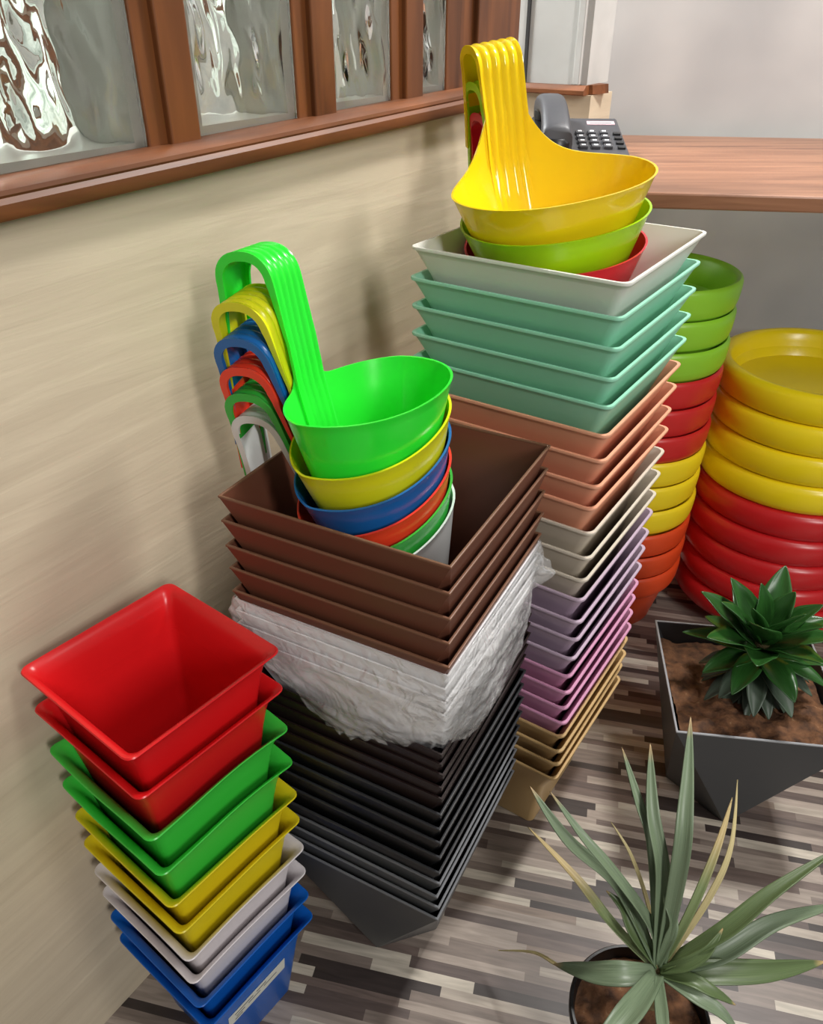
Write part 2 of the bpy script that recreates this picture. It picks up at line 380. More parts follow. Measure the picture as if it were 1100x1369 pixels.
# left edge follows the wall to its end, then steps behind the return wall
aE = onwall(0)
poly = [(aE+.05,0),(1.75,0),(1.75,.60),(-.16,.60),(-.16,.045)]
mb.loft([[DPt(a,b,DZ-.0225) for a,b in poly],[DPt(a,b,DZ) for a,b in poly]])
desk = mb.obj('desk', M['desk']); bevel(desk,.003)
tag(desk,'brown wood-grain counter desk fixed along the pale grey back wall','desk')

ph = empty('telephone',(.287,1.515,DZ), R(-2))
tag(ph,'dark grey desk telephone with keypad on the brown counter desk','telephone')
# wedge body: x width, y depth, tilted top
mb = MB(); bw = .078
prof = [(-.095,0),(.075,0),(.075,.050),(.068,.056),(-.088,.018),(-.095,.012)]
mb.extrude(prof, lambda a,b,t:(t,a,b), -bw, bw); o = mb.obj('body', M['phone'], ph); bevel(o,.006,3)
tilt = math.atan2(.038,.156)
MT = Matrix.Translation((0,-.088,.018)) @ Matrix.Rotation(tilt,4,'X')     # local: x, along top surface, normal
def topbox(name, x0,x1,y0,y1,z0,z1, mat, parent, bv=0):
    mb = MB(); mb.box(x0,x1,y0,y1,z0,z1,MT); o = mb.obj(name,mat,parent)
    if bv: bevel(o,bv)
    return o
topbox('cradle', -.074,-.018,.004,.152,-.004,.006, M['phone_dark'], ph, .003)
topbox('strip', -.050,-.020,.016,.030,.006,.0085, M['strip'], ph, .001)
for r_ in range(4):
    for c_ in range(3):
        k = topbox('key', -.004+c_*.0205,.0105+c_*.0205,.022+r_*.0195,.034+r_*.0195,-.001,.0055, M['keycap'], ph, .0015)
        topbox('print', .000+c_*.0205,.0065+c_*.0205,.0255+r_*.0195,.0305+r_*.0195,.0055,.0059, M['keyprint'], k)
for r_ in range(4):
    topbox('function_key', .060,.073,.022+r_*.0195,.029+r_*.0195,-.001,.004, M['phone_dark'], ph, .001)
st = topbox('sticker', .022,.070,.128,.143,-.0005,.0010, M['sticker'], ph)
topbox('print', .027,.065,.133,.136,.0010,.0013, M['ink'], st)
# handset: arched bar with two cups along y at the left
rings=[]
for i in range(25):
    t=i/24; y=-.002+.148*t; z=.024+.026*math.sin(PI*t)**.7+.010+.038*t
    w=.0225+.0035*abs(2*t-1)**2; h=.013+.009*abs(2*t-1)**3
    rings.append([(-.046+w*math.copysign(abs(math.cos(a))**.6,math.cos(a)), -.088+y, z+h*math.copysign(abs(math.sin(a))**.6,math.sin(a))) for a in [2*PI*j/20 for j in range(20)]])
mb=MB(); mb.loft(rings); mb.obj('handset',M['phone'],ph,50)
for yy,zz in ((-.078,.020),(.048,.054)):
    mb=MB(); mb.loft([[(-.046+rr_*math.cos(2*PI*j/24), yy+rr_*.8*math.sin(2*PI*j/24), z_) for j in range(24)] for rr_,z_ in ((.022,zz-.004),(.026,zz+.004),(.026,zz+.016),(.02,zz+.022))])
    mb.obj('ear_cup' if yy>0 else 'mouth_cup',M['phone_dark'],ph,40)

# ------------------------------------------------------------------ square pots
def lipped_pot(mat, h2=.0878, h=.170, wav=0, ph_=0):
    body = MB()
    outer=[(.056,0),(.0575,.002),(.0725,.126)]; inner=[(.0710,.126),(.0555,.0045),(.054,.003)]
    body.loft([sq_ring(a,z,.009) for a,z in outer+inner])
    b = empty('square_pot'); body.obj('body', mat, b, 35)
    rim=[(.0724,.124),(.0748,.1400),(.0778,.1530),(.0820,.1625),(.0868,.1675),(.0884,.1678),(.0890,.1690),(.0882,.1702),(.0862,.1698),(.0806,.1645),(.0760,.1540),(.0731,.1400),(.0709,.125)]
    m2=MB(); m2.loft([sq_ring(a,z,.0085+.001*(a-.073)/.015,4,wav*(a-.07)/.018,ph_) for a,z in rim],closed=True)
    m2.obj('rim', mat, b, 40)
    return b
def flared_pot(mat, h=.1895):
    body=MB(); k=h/.2
    outer=[(.083,0),(.085,.002*k),(.104,.13*k),(.1165,.165*k),(.127,.1905*k)]
    inner=[(.1245,.1905*k),(.114,.165*k),(.1015,.13*k),(.083,.004),(.081,.003)]
    body.loft([sq_ring(a,z,.010) for a,z in outer+inner])
    b=empty('square_pot'); body.obj('body',mat,b,30)
    rim=[(.1265,.1895*k),(.1295,.1955*k),(.1318,.1965*k),(.1322,.1985*k),(.1318,.2*k),(.1285,.2*k),(.1242,.1898*k)]
    m2=MB(); m2.loft([sq_ring(a,z,.010) for a,z in rim],closed=True); m2.obj('rim',mat,b,40)
    return b
def anti_ring(hT, hB, t, z):                   # cross-section of a square-to-turned-square pot
    Tc=[(hT,hT),(-hT,hT),(-hT,-hT),(hT,-hT)]; Bc=[(hB,0),(0,hB),(-hB,0),(0,-hB)]
    out=[]
    for k in range(4):
        for b in (Bc[k],Bc[(k+1)%4]):
            out.append((b[0]+(Tc[k][0]-b[0])*t, b[1]+(Tc[k][1]-b[1])*t, z))
    return out
def faceted_pot(mat, hT=.123, h=.2566, th=.0016, edge=.0020, name='square_pot', rb=.53, rimmat=None):
    mb=MB(); hB=hT*rb
    mb.loft([anti_ring(hT,hB,0,0),anti_ring(hT,hB,1,h),anti_ring(hT-edge,hB-th,1,h),anti_ring(hT-edge-.0004,hB-th,.03,.004)])
    if not rimmat: return mb.obj(name,mat)
    root=empty(name); mb.obj('body',mat,root)
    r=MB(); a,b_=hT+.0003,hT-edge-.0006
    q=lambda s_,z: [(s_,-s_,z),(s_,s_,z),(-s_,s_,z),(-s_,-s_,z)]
    r.loft([q(a,h-.0022),q(a,h+.0006),q(b_,h+.0006),q(b_,h-.0022)],closed=True); bevel(r.obj('rim',rimmat,root),.0008)  # ring in the paler edge colour carries the rim's painted highlight
    return root

ORD=['first','second','third','fourth','fifth','sixth','seventh','eighth']
def place(o,x,y,z,yaw,jit=.0012,jr=.008):
    o.location=(x+random.uniform(-jit,jit),y+random.uniform(-jit,jit),z); o.rotation_euler=(0,0,-yaw+random.uniform(-jr,jr))

# --- stack of lipped pots at the left
redz=[.6327,.5805,.5211,.4692,.4131,.3664,.3143,.2668,.2187,.1704]
rc=['red','red','green','green','yellow','yellow','white','white','blue','blue']
cn={'red':'bright red','green':'green','yellow':'yellow','white':'white','blue':'blue'}
proto={}; g='lipped square pots stacked against the left wall'
for i,(z,c) in enumerate(zip(redz,rc)):
    if c not in proto:
        proto[c]=o=lipped_pot(M[c],wav={'red':0,'green':.008,'yellow':.003,'white':.005,'blue':.003}[c],ph_={'white':2.2}.get(c,.9)); w='upper'
    else: o=dup(proto[c]); w='lower'
    place(o,-.2512-.0036*(z-.4)*0+(.4-z)*.0033,.5748+(.4-z)*.003,z-.170,.6712)
    t={'red0':'open bright red square pot on top of the left stack of lipped pots','red1':'second bright red square pot, just under the open top red one'}.get('%s%d'%(c,i))
    tag(o,t or '%s of the two %s lipped square pots in the short left stack'%(w,cn[c]),'flower pot',g)
    if i==9:
        lb=MB(); vs=[]
        def fx(z): return .0575+.015*(z-.002)/.124+.0005
        y0,y1,z0,z1=-.052,.043,.088,.114
        lb.add([(fx(z0),y0,z0),(fx(z0),y1,z0),(fx(z1),y1,z1),(fx(z1),y0,z1),(fx(z0)+.0006,y0,z0),(fx(z0)+.0006,y1,z0),(fx(z1)+.0006,y1,z1),(fx(z1)+.0006,y0,z1)],[(0,1,2,3),(4,5,6,7),(0,1,5,4),(1,2,6,5),(2,3,7,6),(3,0,4,7)])
        l=lb.obj('label',M['paper'],o); l['label']='pale paper label'
        pk=MB()
        for (a,b_,zz) in ((-.042,-.012,.106),(-.006,.010,.106),(-.040,-.026,.099),(-.020,.0,.099),(.006,.028,.100),(-.042,-.03,.093)):
            pk.box(fx(zz)+.0007,fx(zz)+.0010,a,b_,zz,zz+.0018)
        pk.obj('print',M['ink'],l)
    if i==8: o['label']='upper of the two blue lipped square pots, under the white pair'
    if i==9: o['label']='lowest blue lipped square pot on the floor, with a paper label'

# --- pastel stack
pz=[.9348,.8997,.8662,.8323,.7997,.7646,.7329,.6988,.6690,.6330,.5970,.5625,.5304,.4955,.4635,.4310,.3990,.3688,.3385,.3089,.2788,.2490,.2190,.1895]
pc=['pwhite']+['mint']*4+['peach']*4+['beige']*3+['lilac']*4+['pink']*4+['tan']*4
pn={'mint':'mint green','peach':'peach','beige':'beige','lilac':'lilac','pink':'mauve pink','tan':'tan'}
nn={'mint':4,'peach':4,'beige':3,'lilac':4,'pink':4,'tan':4}
cnt={}; proto={}; g='flared square pots in the tall pastel stack'
for z,c in zip(pz,pc):
    if c in proto: o=dup(proto[c])
    else: proto[c]=o=flared_pot(M[c])
    k=cnt.get(c,0); cnt[c]=k+1
    place(o,.1804-.0017*(z-.56),.9691,z-.1895,.5934)
    if c=='pwhite': t='chalk white square pot on top of the tall pastel stack, holding hanging pots'
    elif c=='tan' and k==3: t='lowest tan square pot of the pastel stack, standing on the striped floor'
    else: t='%s %s flared square pot from the top of its colour in the pastel stack'%(ORD[k],pn[c])
    tag(o,t,'flower pot',g)

# --- brown / white / black stack
groups=[('brown',[.7738,.7467,.7171,.6891,.6612]),('bwhite',[.6490,.6330,.6160,.5990]),('dbrown',[.5450,.5300,.5130,.4940,.4745]),('black',[.4500,.4260,.4030,.3757,.3489]),('charcoal',[.3250,.3020,.2790,.2566])]
bn={'brown':'brown','bwhite':'bright white','dbrown':'dark brown','black':'black','charcoal':'charcoal grey'}
for c,zs in groups:
    pr=None
    for k,z in enumerate(zs):
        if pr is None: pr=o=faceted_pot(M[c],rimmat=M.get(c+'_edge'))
        else: o=dup(pr)
        if c in('brown','bwhite','charcoal'): pass
        place(o,-.0195+.0051*(z-.45),.699,z-.2566,.4867,.0012,.006)
        if c=='brown' and k==0: t='open brown square pot on top of the middle stack, holding bright hanging pots'
        elif c=='charcoal' and k==3: t='lowest charcoal grey pot of the middle stack, narrow base on the floor'
        elif c=='bwhite': t='%s bright white square pot from the top inside the clear plastic bag'%ORD[k]
        else: t='%s %s square pot from the top of its colour in the middle stack'%(ORD[k],bn[c])
        tag(o,t,'flower pot','square pots in the middle stack')

# --- plastic bag round the white pots
def bag():
    YAW=.4867; cx,cy=-.0185,.699
    nu,nv=260,46; vs=[]; fs=[]
    # bottom height along the perimeter, keyed on edge parameter 0..4 : F(0) R(1) B(2) L(3)
    keys=[(0,.532),(.25,.505),(.5,.484),(.75,.505),(1,.535),(1.5,.54),(2,.55),(2.5,.56),(3,.572),(3.25,.540),(3.5,.508),(3.75,.516),(4,.532)]
    def bot(p):
        for (a,za),(b,zb) in zip(keys,keys[1:]):
            if a<=p<=b: t=(p-a)/(b-a); t=t*t*(3-2*t); return za+(zb-za)*t
    for j in range(nv+1):
        t=j/nv
        for i in range(nu):
            p=4*i/nu; e=int(p); f_=p-e
            cr=[(1,-1),(1,1),(-1,1),(-1,-1)]
            a=cr[e]; b=cr[(e+1)%4]; x=a[0]+(b[0]-a[0])*f_; y=a[1]+(b[1]-a[1])*f_
            q=Vector((math.cos(p*PI/2)*3,math.sin(p*PI/2)*3,0))
            zt=.6515; zb=bot(p)+.006*noise.noise(q*4.0)+.003*noise.noise(q*11)
            z=zt+(zb-zt)*t
            # rounding of the corner grows downwards
            L_=max(abs(x),abs(y)); rad=math.hypot(x,y); mixr=min(.75,.15+1.0*t)*.55
            corner=(rad-1)/.414
            half=.1262+.0040*min(1,t*5)+.004*math.sin(PI*t)-.012*max(0,(t-.72)/.28)**2
            s=half*(1-mixr*.26*corner)
            k_=min(1,t*5)
            dr=noise.noise(Vector((x*2.6,y*2.6,t*1.6)))*.0040*k_
            dr+=abs(noise.noise(Vector((x*2.2+3,y*2.2,z*70+x*2))))*.0042*k_
            dr+=abs(noise.noise(Vector((x*7,y*7,z*40+4+y*4))))*.0022*k_
            dr+=noise.noise(Vector((x*20,y*20,z*160)))*.0004*k_
            if t>.8: dr+=.006*noise.noise(Vector((x*14,y*14,t*14)))*(t-.8)/.2
            s+=dr
            vs.append((x*s,y*s,z+ .002*noise.noise(Vector((x*9,y*9,t*6)))*min(1,t*4)))
    for j in range(nv):
        for i in range(nu):
            k=(i+1)%nu; fs.append((j*nu+i,j*nu+k,(j+1)*nu+k,(j+1)*nu+i))
    o=mesh_obj('plastic_bag',vs,fs,M['bag'],None,180)
    o.location=(cx,cy,0); o.rotation_euler=(0,0,-YAW)
    sm=o.modifiers.new('Solidify','SOLIDIFY'); sm.thickness=.0004
    # loose corner of the bag at the right
    vs=[];fs=[]; nu2,nv2=26,26
    for j in range(nv2+1):
        for i in range(nu2+1):
            u=i/nu2; v=j/nv2
            wv=noise.noise(Vector((u*4,v*4,2)))*.012+noise.noise(Vector((u*9,v*9,7)))*.005
            x=.112+.030*math.sin(PI*v)*u+wv*.6; y=.100+.034*u*(.5+.5*math.sin(PI*v)); z=.650-.062*v-.012*u+wv
            vs.append((x,y,z))
    for j in range(nv2):
        for i in range(nu2):
            a=j*(nu2+1)+i; fs.append((a,a+1,a+nu2+2,a+nu2+1))
    l=mesh_obj('loose_corner',vs,fs,M['bag'],o,180); sm=l.modifiers.new('Solidify','SOLIDIFY'); sm.thickness=.0004
    return o
tag(bag(),'crumpled clear plastic bag wrapped round the white pots of the middle stack','plastic bag')

# ------------------------------------------------------------------ hanging pots with hook handle
def hanging_pot(mat, r=.083, h=.135, rb=.05, w=.046, neck=.05, e1=.012, rise=.127, gap=.066, leg=.10, tri=.04, fl=.008, sq=.75, ribh=.0016):
    NT=120; th_=.0018; mb=MB()
    def gth(a):
        c=math.cos(a); k=1-(1-sq)*max(0,c)**1.2
        return (1+tri*math.cos(3*a))*k
    def top(a):
        arc=abs(a)*r; d=max(0,arc-w*.46)
        return h+neck*math.exp(-(d/e1)**1.15) if d>0 else h+neck
    def rad(z): 
        return rb+(r-rb)*min(z,h)/h + max(0,z-h)*.11
    angs=[]
    for i in range(NT):                       # denser near the neck; angle 0 = +Y
        u=-1+2*i/NT; angs.append(PI*(abs(u)**1.5)*(1 if u>0 else -1))
    def ring(t,off,zoff=0):
        out=[]
        for a in angs:
            z=zoff+(top(a)-zoff)*t; q=(rad(z)-off)
            blend=gth(a)
            out.append((q*blend*math.sin(a), q*blend*math.cos(a), z))
        return out
    ts=[0,.03,.2,.4,.6,.75,.85,.92,.97]
    rings=[ring(0,.004)]+[ring(t,0) for t in ts]+[ring(.985,-.0006),ring(1,-.0008),ring(1,th_)]+[ring(t,th_) for t in reversed(ts[1:])]+[ring(0,th_+.004,.003)]
    mb.loft(rings)
    root=empty('hanging_pot'); mb.obj('bowl',mat,root,50)
    # strap path in the y-z plane: up the inside of the wall, over the arch, down the leg
    path=[]
    yw=rad(h+neck)*gth(0)-th_
    for i in range(9):
        z=h-.07+(.07+neck*.9)*i/8; path.append((rad(z)*gth(0)-th_, z))
    ra=gap/2; zc=h+rise-ra
    for i in range(1,5): path.append((yw+.11*gth(0)*(zc-h-neck*.9)*i/4, h+neck*.9+(zc-h-neck*.9)*i/4))
    y0=path[-1][0]
    for i in range(1,21):
        a=PI-PI*i/20; c,s=math.cos(a),math.sin(a)
        path.append((y0+ra+ra*math.copysign(abs(c)**.85,c), zc+ra*abs(s)**.85))
    for i in range(1,9): path.append((y0+gap+.018*(i/8)**1.3, zc-leg*i/8))
    P=[Vector((0,a,b)) for a,b in path]; n=len(P)
    rings=[]
    for i,p in enumerate(P):
        tg=(P[min(i+1,n-1)]-P[max(i-1,0)]).normalized()
        nv=Vector((0,-tg.z,tg.y))             # outer side: towards the bowl on the way up
        s=i/(n-1); f=fl*min(1,max(0,(i-8)/5))
        ww=w
        if i<9: rib=min(1,(i+1)/7)
        else: rib=1
        endk=max(0,(s-.72)/.28); ww=w*(1-.25*endk); f*=1-.5*endk
        pts=[]; K=40
        for k in range(K+1):
            x=-ww/2+ww*k/K; rr_=ribh*rib*(abs(math.cos(PI*5*k/K)))
            sag=0
            if i<13: sag=(x*x)/(2*r)*(1-max(0,(i-8))/5)
            pts.append(p+Vector((x,0,0))+nv*(.0005+rr_+sag))
        t2=.0026
        base=-.0012
        for x,d in ((ww/2,-f+base),(ww/2-t2,-f+base),(ww/2-t2,base),(-ww/2+t2,base),(-ww/2+t2,-f+base),(-ww/2,-f+base)):
            sag=(x*x)/(2*r)*(1-max(0,(i-8))/5) if i<13 else 0
            pts.append(p+Vector((x,0,0))+nv*(d+sag))
        rings.append(pts)
    hb=MB(); hb.loft(rings); hb.obj('handle',mat,root,40)
    return root
def set_hang(o, rimc, head, front_down, left_down, h):
    Mx=Matrix.Rotation(R(front_down),3,'X')@Matrix.Rotation(R(-left_down),3,'Y')@Matrix.Rotation(R(-head),3,'Z')
    o.rotation_euler=Mx.to_euler(); o.location=Vector(rimc)-Mx@Vector((0,0,h))
small=[('hgreen',(-.055,.700,.863),-62,-4,5.5),('hyellow',(-.0545,.700,.8255),-63,4,9),('hblue',(-.0535,.700,.7945),-64,5,10),('hred',(-.0525,.701,.765),-63,5,10.5),('hgreen2',(-.0505,.702,.739),-62,4,12),('hwhite',(-.047,.703,.715),-61,3,13)]
sl={'hgreen':'bright green hanging pot with hook handle, topmost over the brown pots','hyellow':'lemon yellow hanging pot nested just under the bright green one','hblue':'blue hanging pot with hook handle, nested over the orange-red one','hred':'orange-red hanging pot nested between the blue and the leaf green ones','hgreen2':'darker green hanging pot nested just above the white one','hwhite':'white hanging pot at the bottom of the nest, inside the brown pot'}
base=None
for c,p,hd,fd,ld in small:
    if base is None: base=o=hanging_pot(M[c],.094,.135,.056,.044,.050,.010,.127,.064,.095,.04,.0055,.55)
    else:
        o=hanging_pot(M[c],.094,.135,.056,.044,.050,.010,.127,.064,.095,.04,.0055,.55)
    set_hang(o,p,hd,fd,ld,.135); tag(o,sl[c],'hanging pot','hanging pots nested in the brown pot')
big=[('gyellow',(.154,.972,1.002),-20,4,7,.116,.05,.82),('glime',(.163,.974,.963),-20,4,7,.110,.03,.945),('gred',(.172,.976,.927),-20.5,4,6,.106,.0,1.05)]
bl={'gyellow':'golden yellow hanging pot with ribbed handle, top of the tall pastel stack','glime':'lime green hanging pot nested under the golden yellow one','gred':'crimson hanging pot sitting in the chalk white square pot'}
for c,p,hd,fd,ld,r_,tr,sq_ in big:
    o=hanging_pot(M[c],r_,.12,r_-.048,.056,.060,.030,.125,.056,.09,tr,.005,sq_,.0024)
    set_hang(o,p,hd,fd,ld,.12); tag(o,bl[c],'hanging pot','hanging pots on the pastel stack')

# ------------------------------------------------------------------ round pots behind
def round_pot(mat, prof_body, prof_rim, n=80):
    mb=MB(); mb.loft([circ_ring(a,z,n) for a,z in prof_body]); b=empty('round_pot'); mb.obj('body',mat,b,35)
    m2=MB(); m2.loft([circ_ring(a,z,n) for a,z in prof_rim],closed=True); m2.obj('rim',mat,b,50)
    return b
rb_body=[(.098,0),(.100,.002),(.124,.106),(.121,.106),(.0975,.005),(.095,.004)]
rb_rim=[(.1235,.103),(.133,.104),(.1375,.110),(.1405,.122),(.142,.140),(.142,.152),(.140,.157),(.1365,.159),(.132,.157),(.1285,.150),(.126,.130),(.1215,.106)]
proto={}; nth={}
rn={'rlime':'lime green','rred':'red','ryellow':'yellow','rorange':'orange'}
for i in range(12):
    c=['rlime','rred','ryellow','rorange'][i//3]; k=i%3
    o=dup(proto[c]) if c in proto else proto.setdefault(c,round_pot(M[c],rb_body,rb_rim))
    z=.764-i*.0550
    o.location=(.452+random.uniform(-.002,.002),1.452+random.uniform(-.002,.002),z-.159)
    tag(o,'%s of the three %s round pots in the narrow stack behind the pastel pots'%(['uppermost','middle','lowest'][k],rn[c]),'flower pot','round pots in the narrow stack')
bg_body=[(.130,0),(.133,.003),(.152,.038),(.168,.075),(.160,.066),(.152,.050),(.12,.046),(.06,.046),(.004,.046)]
bg_rim=[(.150,.036),(.176,.037),(.187,.043),(.193,.054),(.196,.070),(.1955,.085),(.191,.096),(.183,.100),(.174,.0985),(.168,.092),(.165,.078)]
zs=[.585,.524,.463,.402,.341,.281,.221,.161,.100]
proto={}
for i,z in enumerate(zs):
    c='byellow' if i<4 else 'bred'; k=i if i<4 else i-4
    o=dup(proto[c]) if c in proto else proto.setdefault(c,round_pot(M[c],bg_body,bg_rim,96))
    o.location=(.800+random.uniform(-.002,.002),1.462,z-.1)
    tag(o,'%s wide %s round tray pot from the top of its colour, stack behind planter'%(ORD[k],'yellow' if i<4 else 'red'),'flower pot','wide round tray pots in the thick stack')

# ------------------------------------------------------------------ leaves
def bez(P, n):
    out=[]
    for i in range(n+1):                      # Catmull-Rom through the points
        t=i/n*(len(P)-1); k=min(int(t),len(P)-2); f=t-k
        p0=P[max(k-1,0)];p1=P[k];p2=P[k+1];p3=P[min(k+2,len(P)-1)]
        out.append(.5*((2*p1)+(p2-p0)*f+(2*p0-5*p1+4*p2-p3)*f*f+(3*p1-p0-3*p2+p3)*f**3))
    return out
def leaf(name, pts, wid, mat, parent, up=Vector((0,0,1)), fold=.25, peak=.35, base_w=.5, wavy=0, n=22, roll=0):
    C=bez([Vector(p) for p in pts], n); vs=[]; fs=[]; uv=[]; K=6
    ph_=random.random()*9
    for i,c in enumerate(C):
        t=i/n; tg=(C[min(i+1,n)]-C[max(i-1,0)]).normalized()
        side=tg.cross(up)
        if side.length<1e-3: side=Vector((1,0,0))
        side.normalize(); nr=side.cross(tg).normalized()
        if roll:
            q=Matrix.Rotation(roll,3,tg); side=q@side; nr=q@nr
        if t<peak: wv=base_w+(1-base_w)*math.sin(PI/2*t/peak)
        else: wv=max(.02,math.cos(PI/2*((t-peak)/(1-peak))**1.15))
        wv*=wid/2
        for k in range(K+1):
            x=-1+2*k/K
            vs.append(c+side*(x*wv)+nr*(fold*wv*(x*x)+wavy*math.sin(t*14+ph_+x*2)*x*wv)); uv.append(((k/K),t))
    for i in range(n):
        for k in range(K):
            a=i*(K+1)+k; fs.append((a,a+1,a+K+2,a+K+1))
    me=bpy.data.meshes.new(name); me.from_pydata([tuple(v) for v in vs],[],fs); me.update()
    ul=me.uv_layers.new(name='UVMap')
    for l in me.loops: ul.data[l.index].uv=uv[l.vertex_index]
    for p in me.polygons: p.use_smooth=True
    me.materials.append(mat)
    o=bpy.data.objects.new(name,me); COL.objects.link(o); o.parent=parent
    s=o.modifiers.new('Solidify','SOLIDIFY'); s.thickness=.0014; s.offset=0
    return o

# --- planter with leafy rosette
YP=.1337; PXY=Vector((.541,.936,0)); HT=.1292; HH=.2515
pl=empty('potted_plant',(PXY.x,PXY.y,0),-YP)
tag(pl,'leafy dark green rosette plant in a grey faceted square planter','potted plant')
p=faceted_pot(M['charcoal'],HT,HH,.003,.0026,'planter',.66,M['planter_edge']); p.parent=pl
def soil(name, half, z, parent, rnd=False, amp=.008, zfn=None):
    n=40; vs=[]; fs=[]
    for j in range(n+1):
        for i in range(n+1):
            u=-1+2*i/n; v=-1+2*j/n
            if rnd:
                x=u*math.sqrt(1-v*v/2)*half; y=v*math.sqrt(1-u*u/2)*half
            else: x,y=u*half,v*half
            d=noise.noise(Vector((x*40,y*40,3)))*amp+noise.noise(Vector((x*120,y*120,8)))*amp*.5
            vs.append((x,y,z+d+(zfn(x,y) if zfn else 0)))
    for j in range(n):
        for i in range(n):
            a=j*(n+1)+i; fs.append((a,a+1,a+n+2,a+n+1))
    k=len(vs); b=half*.8
    vs+=[(-b,-b,z-.05),(b,-b,z-.05),(b,b,z-.05),(-b,b,z-.05)]
    fs.append((k+3,k+2,k+1,k))
    return mesh_obj(name,vs,fs,M['soil'],parent,60)
soil('soil',.1175,HH-.024,pl,zfn=lambda x,y: -.010*(y/.12)+.006*math.exp(-(x*x+y*y)/.002))
C0=Vector((.006,.000,HH-.02))
mb=MB(); mb.loft([[(C0.x+.011*math.cos(2*PI*j/14),C0.y+.011*math.sin(2*PI*j/14),C0.z-.01+.11*i) for j in range(14)] for i in (0,1)]); mb.obj('stem',M['stem'],pl,60)
def rosette(cnt, z0, elev, ln, wd, mat, ph0, curl, nm='leaf'):
    for i in range(cnt):
        a=ph0+2*PI*i/cnt+random.uniform(-.15,.15); el=R(elev+random.uniform(-7,7)); l=ln*random.uniform(.88,1.1)
        d=Vector((math.cos(a),math.sin(a),0)); b=C0+Vector((0,0,z0))+d*.006
        P=[b]
        for k in range(1,5):
            e=el+R(curl)*(k/4); P.append(P[-1]+(d*math.cos(e)+Vector((0,0,math.sin(e))))*l/4)
        leaf(nm,P,wd*random.uniform(.9,1.1),mat,pl,fold=.35,peak=.42,base_w=.42,wavy=.06)
rosette(4,.108,72,.092,.040,M['leaf'],.5,-8)
rosette(6,.100,56,.112,.048,M['leaf'],.1,-10)
rosette(8,.090,34,.118,.050,M['leaf'],.35,-12)
rosette(9,.076,12,.106,.042,M['leaf'],.8,-26)
rosette(10,.060,-4,.094,.034,M['leaf_dark'],.2,-30)
rosette(10,.044,-12,.084,.028,M['leaf_dark'],.55,-34)
rosette(10,.028,-14,.072,.024,M['leaf_dark'],.0,-36)
rosette(9,.012,-4,.060,.020,M['leaf_dark'],.3,-34)

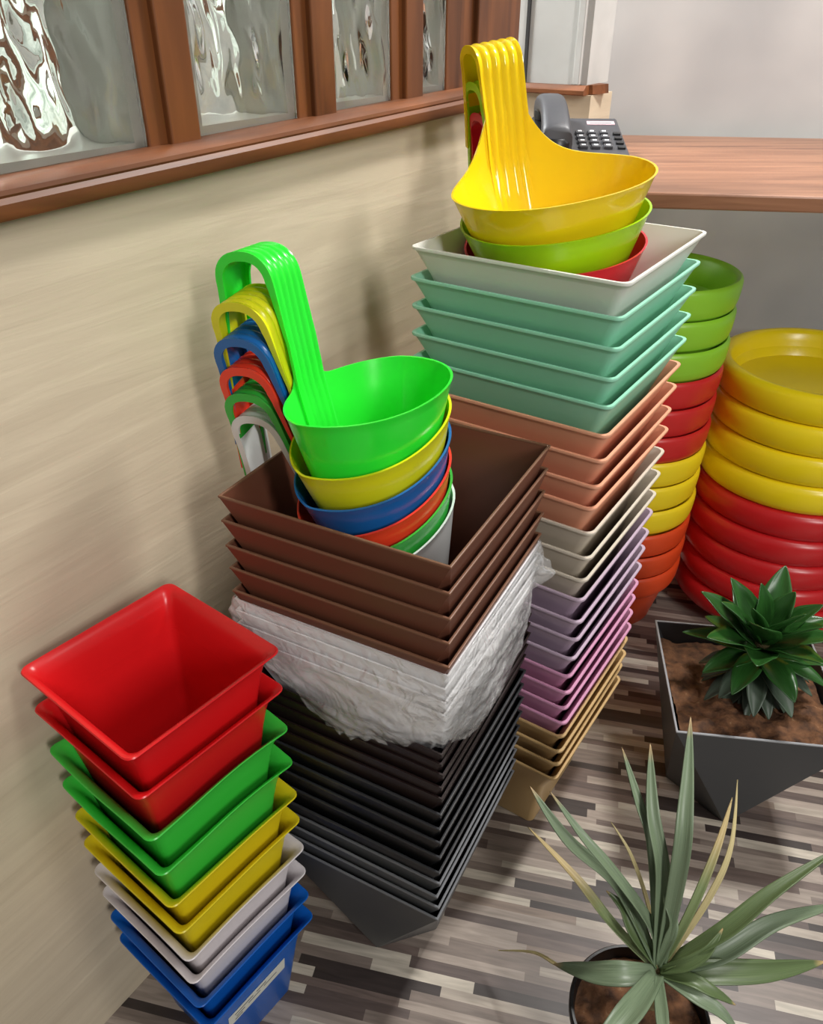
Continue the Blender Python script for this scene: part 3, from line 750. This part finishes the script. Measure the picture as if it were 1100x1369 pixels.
# --- spiky plant in round black pot, bottom right
sp=empty('potted_plant',(.279,.490,0)); tag(sp,'spiky grey-green plant with long narrow leaves in a round black pot','potted plant')
mb=MB(); mb.loft([circ_ring(a,z,64) for a,z in ((.058,0),(.060,.002),(.079,.112),(.084,.114),(.085,.127),(.083,.130),(.080,.130),(.078,.122),(.076,.11),(.057,.005),(.055,.004))]); mb.obj('pot',M['black'],sp,40)
soil('soil',.077,.112,sp,True,.005)
def L_(p): return Vector(p)-Vector((.279,.490,0))
SPIKES=[('leaf', 'spike', 0.024, 0, [(0.3011, 0.5223, 0.175), (0.2529, 0.5741, 0.255), (0.1915, 0.6081, 0.3), (0.1504, 0.6657, 0.33)]),
('leaf', 'spike', 0.02, 0, [(0.3011, 0.5223, 0.175), (0.2927, 0.5425, 0.22), (0.2398, 0.5733, 0.29), (0.2038, 0.5997, 0.325), (0.1708, 0.642, 0.35)]),
('leaf', 'spike_half', 0.02, 0.3, [(0.298, 0.5213, 0.17), (0.2524, 0.554, 0.2), (0.2128, 0.6055, 0.22), (0.1586, 0.6813, 0.225)]),
('leaf', 'spike_dry', 0.009, 0.5, [(0.3011, 0.5223, 0.175), (0.2915, 0.5621, 0.23), (0.2747, 0.6056, 0.27), (0.2574, 0.6491, 0.28)]),
('leaf', 'spike', 0.017, 0, [(0.3011, 0.5223, 0.175), (0.2918, 0.5893, 0.3), (0.2764, 0.6241, 0.35), (0.2649, 0.6848, 0.38)]),
('leaf', 'spike', 0.024, 0, [(0.3011, 0.5223, 0.175), (0.301, 0.5669, 0.28), (0.2892, 0.6103, 0.35), (0.2945, 0.6732, 0.4)]),
('leaf', 'spike', 0.025, 0, [(0.3048, 0.5223, 0.175), (0.3168, 0.5687, 0.31), (0.3262, 0.6144, 0.375), (0.3481, 0.6983, 0.42)]),
('leaf', 'spike_half', 0.013, 0.4, [(0.3066, 0.5223, 0.175), (0.3364, 0.5491, 0.25), (0.37, 0.5933, 0.31), (0.3977, 0.6401, 0.34)]),
('leaf', 'spike_dry', 0.01, 0.6, [(0.3085, 0.5222, 0.175), (0.3573, 0.5585, 0.25), (0.3892, 0.5981, 0.3), (0.4135, 0.6671, 0.34)]),
('leaf', 'spike_dark', 0.028, -0.2, [(0.308, 0.5205, 0.175), (0.3708, 0.5311, 0.225), (0.4352, 0.5617, 0.26), (0.5313, 0.6066, 0.29)]),
('leaf', 'spike', 0.028, 0.3, [(0.3084, 0.5202, 0.172), (0.371, 0.524, 0.195), (0.4465, 0.5533, 0.215), (0.5532, 0.5873, 0.2)]),
('leaf', 'spike_dark', 0.034, 0.5, [(0.3063, 0.5177, 0.17), (0.3594, 0.5098, 0.185), (0.4366, 0.5165, 0.175), (0.5225, 0.5403, 0.15)]),
('leaf', 'spike', 0.022, 0.2, [(0.304, 0.5159, 0.17), (0.3347, 0.4848, 0.18), (0.3612, 0.4728, 0.17), (0.3855, 0.4591, 0.15)]),
('leaf', 'spike_dark', 0.02, 0.2, [(0.304, 0.5159, 0.17), (0.3337, 0.4994, 0.185), (0.3582, 0.4889, 0.18), (0.3876, 0.4842, 0.16)]),
('leaf', 'spike', 0.034, 0.0, [(0.2998, 0.5141, 0.17), (0.2557, 0.4629, 0.2), (0.2217, 0.431, 0.21), (0.1851, 0.4057, 0.2)]),
('leaf', 'spike', 0.034, -0.3, [(0.2979, 0.5149, 0.172), (0.2549, 0.5065, 0.185), (0.2189, 0.5162, 0.17), (0.1819, 0.5455, 0.135)]),
('leaf', 'spike_dry', 0.006, 0, [(0.1981, 0.5399, 0.135), (0.1859, 0.5483, 0.128), (0.1633, 0.5788, 0.1), (0.122, 0.6091, 0.05)]),
('leaf', 'spike', 0.018, 0, [(0.3012, 0.5124, 0.17), (0.2886, 0.4676, 0.19), (0.2815, 0.4315, 0.2), (0.2875, 0.4024, 0.19)]),
('leaf', 'spike', 0.016, 0.2, [(0.3011, 0.5223, 0.175), (0.3142, 0.5376, 0.23), (0.3081, 0.5573, 0.26), (0.3214, 0.5786, 0.28)]),
('leaf', 'spike_dark', 0.018, -0.2, [(0.3011, 0.5223, 0.175), (0.2726, 0.5398, 0.21), (0.2595, 0.5583, 0.235), (0.2397, 0.5734, 0.25)]),
('leaf', 'spike_dark', 0.018, 0.4, [(0.3043, 0.5184, 0.172), (0.3265, 0.5117, 0.195), (0.3512, 0.5169, 0.215), (0.3734, 0.5345, 0.235)]),
('leaf', 'spike_dry', 0.01, 0.3, [(0.2994, 0.5124, 0.17), (0.2787, 0.4923, 0.165), (0.2642, 0.4916, 0.14), (0.2483, 0.4927, 0.125)])]
mb=MB(); mb.loft([[(L_((.303,.520,0)).x+rr_*math.cos(2*PI*j/16)-.004*(1-i/3),L_((.303,.520,0)).y+rr_*math.sin(2*PI*j/16)-.012*(1-i/3),.100+.066*i/3) for j in range(16)] for i,rr_ in enumerate((.012,.010,.010,.012))]); mb.obj('stem',M['stem'],sp,60)
for nm,mt,wd,roll,pts in SPIKES:
    leaf(nm,[L_(q) for q in pts],wd*.82,M[mt],sp,fold=.45,peak=.4,base_w=.55,wavy=.05,n=26,roll=roll)

# ------------------------------------------------------------------ light
def area(name, loc, target, size, power, col=(1,.96,.9), sy=None):
    l=bpy.data.lights.new(name,'AREA'); l.energy=power; l.color=col; l.shape='RECTANGLE'; l.size=size; l.size_y=sy or size
    o=bpy.data.objects.new(name,l); COL.objects.link(o); o.location=loc
    o.rotation_euler=(Vector(target)-Vector(loc)).to_track_quat('-Z','Y').to_euler()
    return o
area('ceiling_light',(1.25,-.35,2.65),(.1,.8,.3),.30,15,(1,.97,.93),.6)
area('ceiling_light',(1.10,1.45,2.65),(.0,.7,.3),.20,48,(1,.97,.93),.4)
area('ceiling_light',(1.9,-2.6,2.65),(.3,1.5,.6),.4,70,(1,.98,.95),1.2)
area('far_room_fill',(-1.0,2.0,2.4),(-1.5,1.7,1.0),.6,230,(.97,1,1))  # unseen light added to brighten the room behind the glass
w=bpy.data.worlds.new('world'); SC.world=w; w.use_nodes=True
bgn=w.node_tree.nodes['Background']; bgn.inputs['Color'].default_value=(1,.985,.96,1); bgn.inputs['Strength'].default_value=.17
vs_=SC.view_settings; vs_.view_transform='Standard'; vs_.look='None'; vs_.gamma=1; vs_.use_curve_mapping=False; vs_.exposure=.1
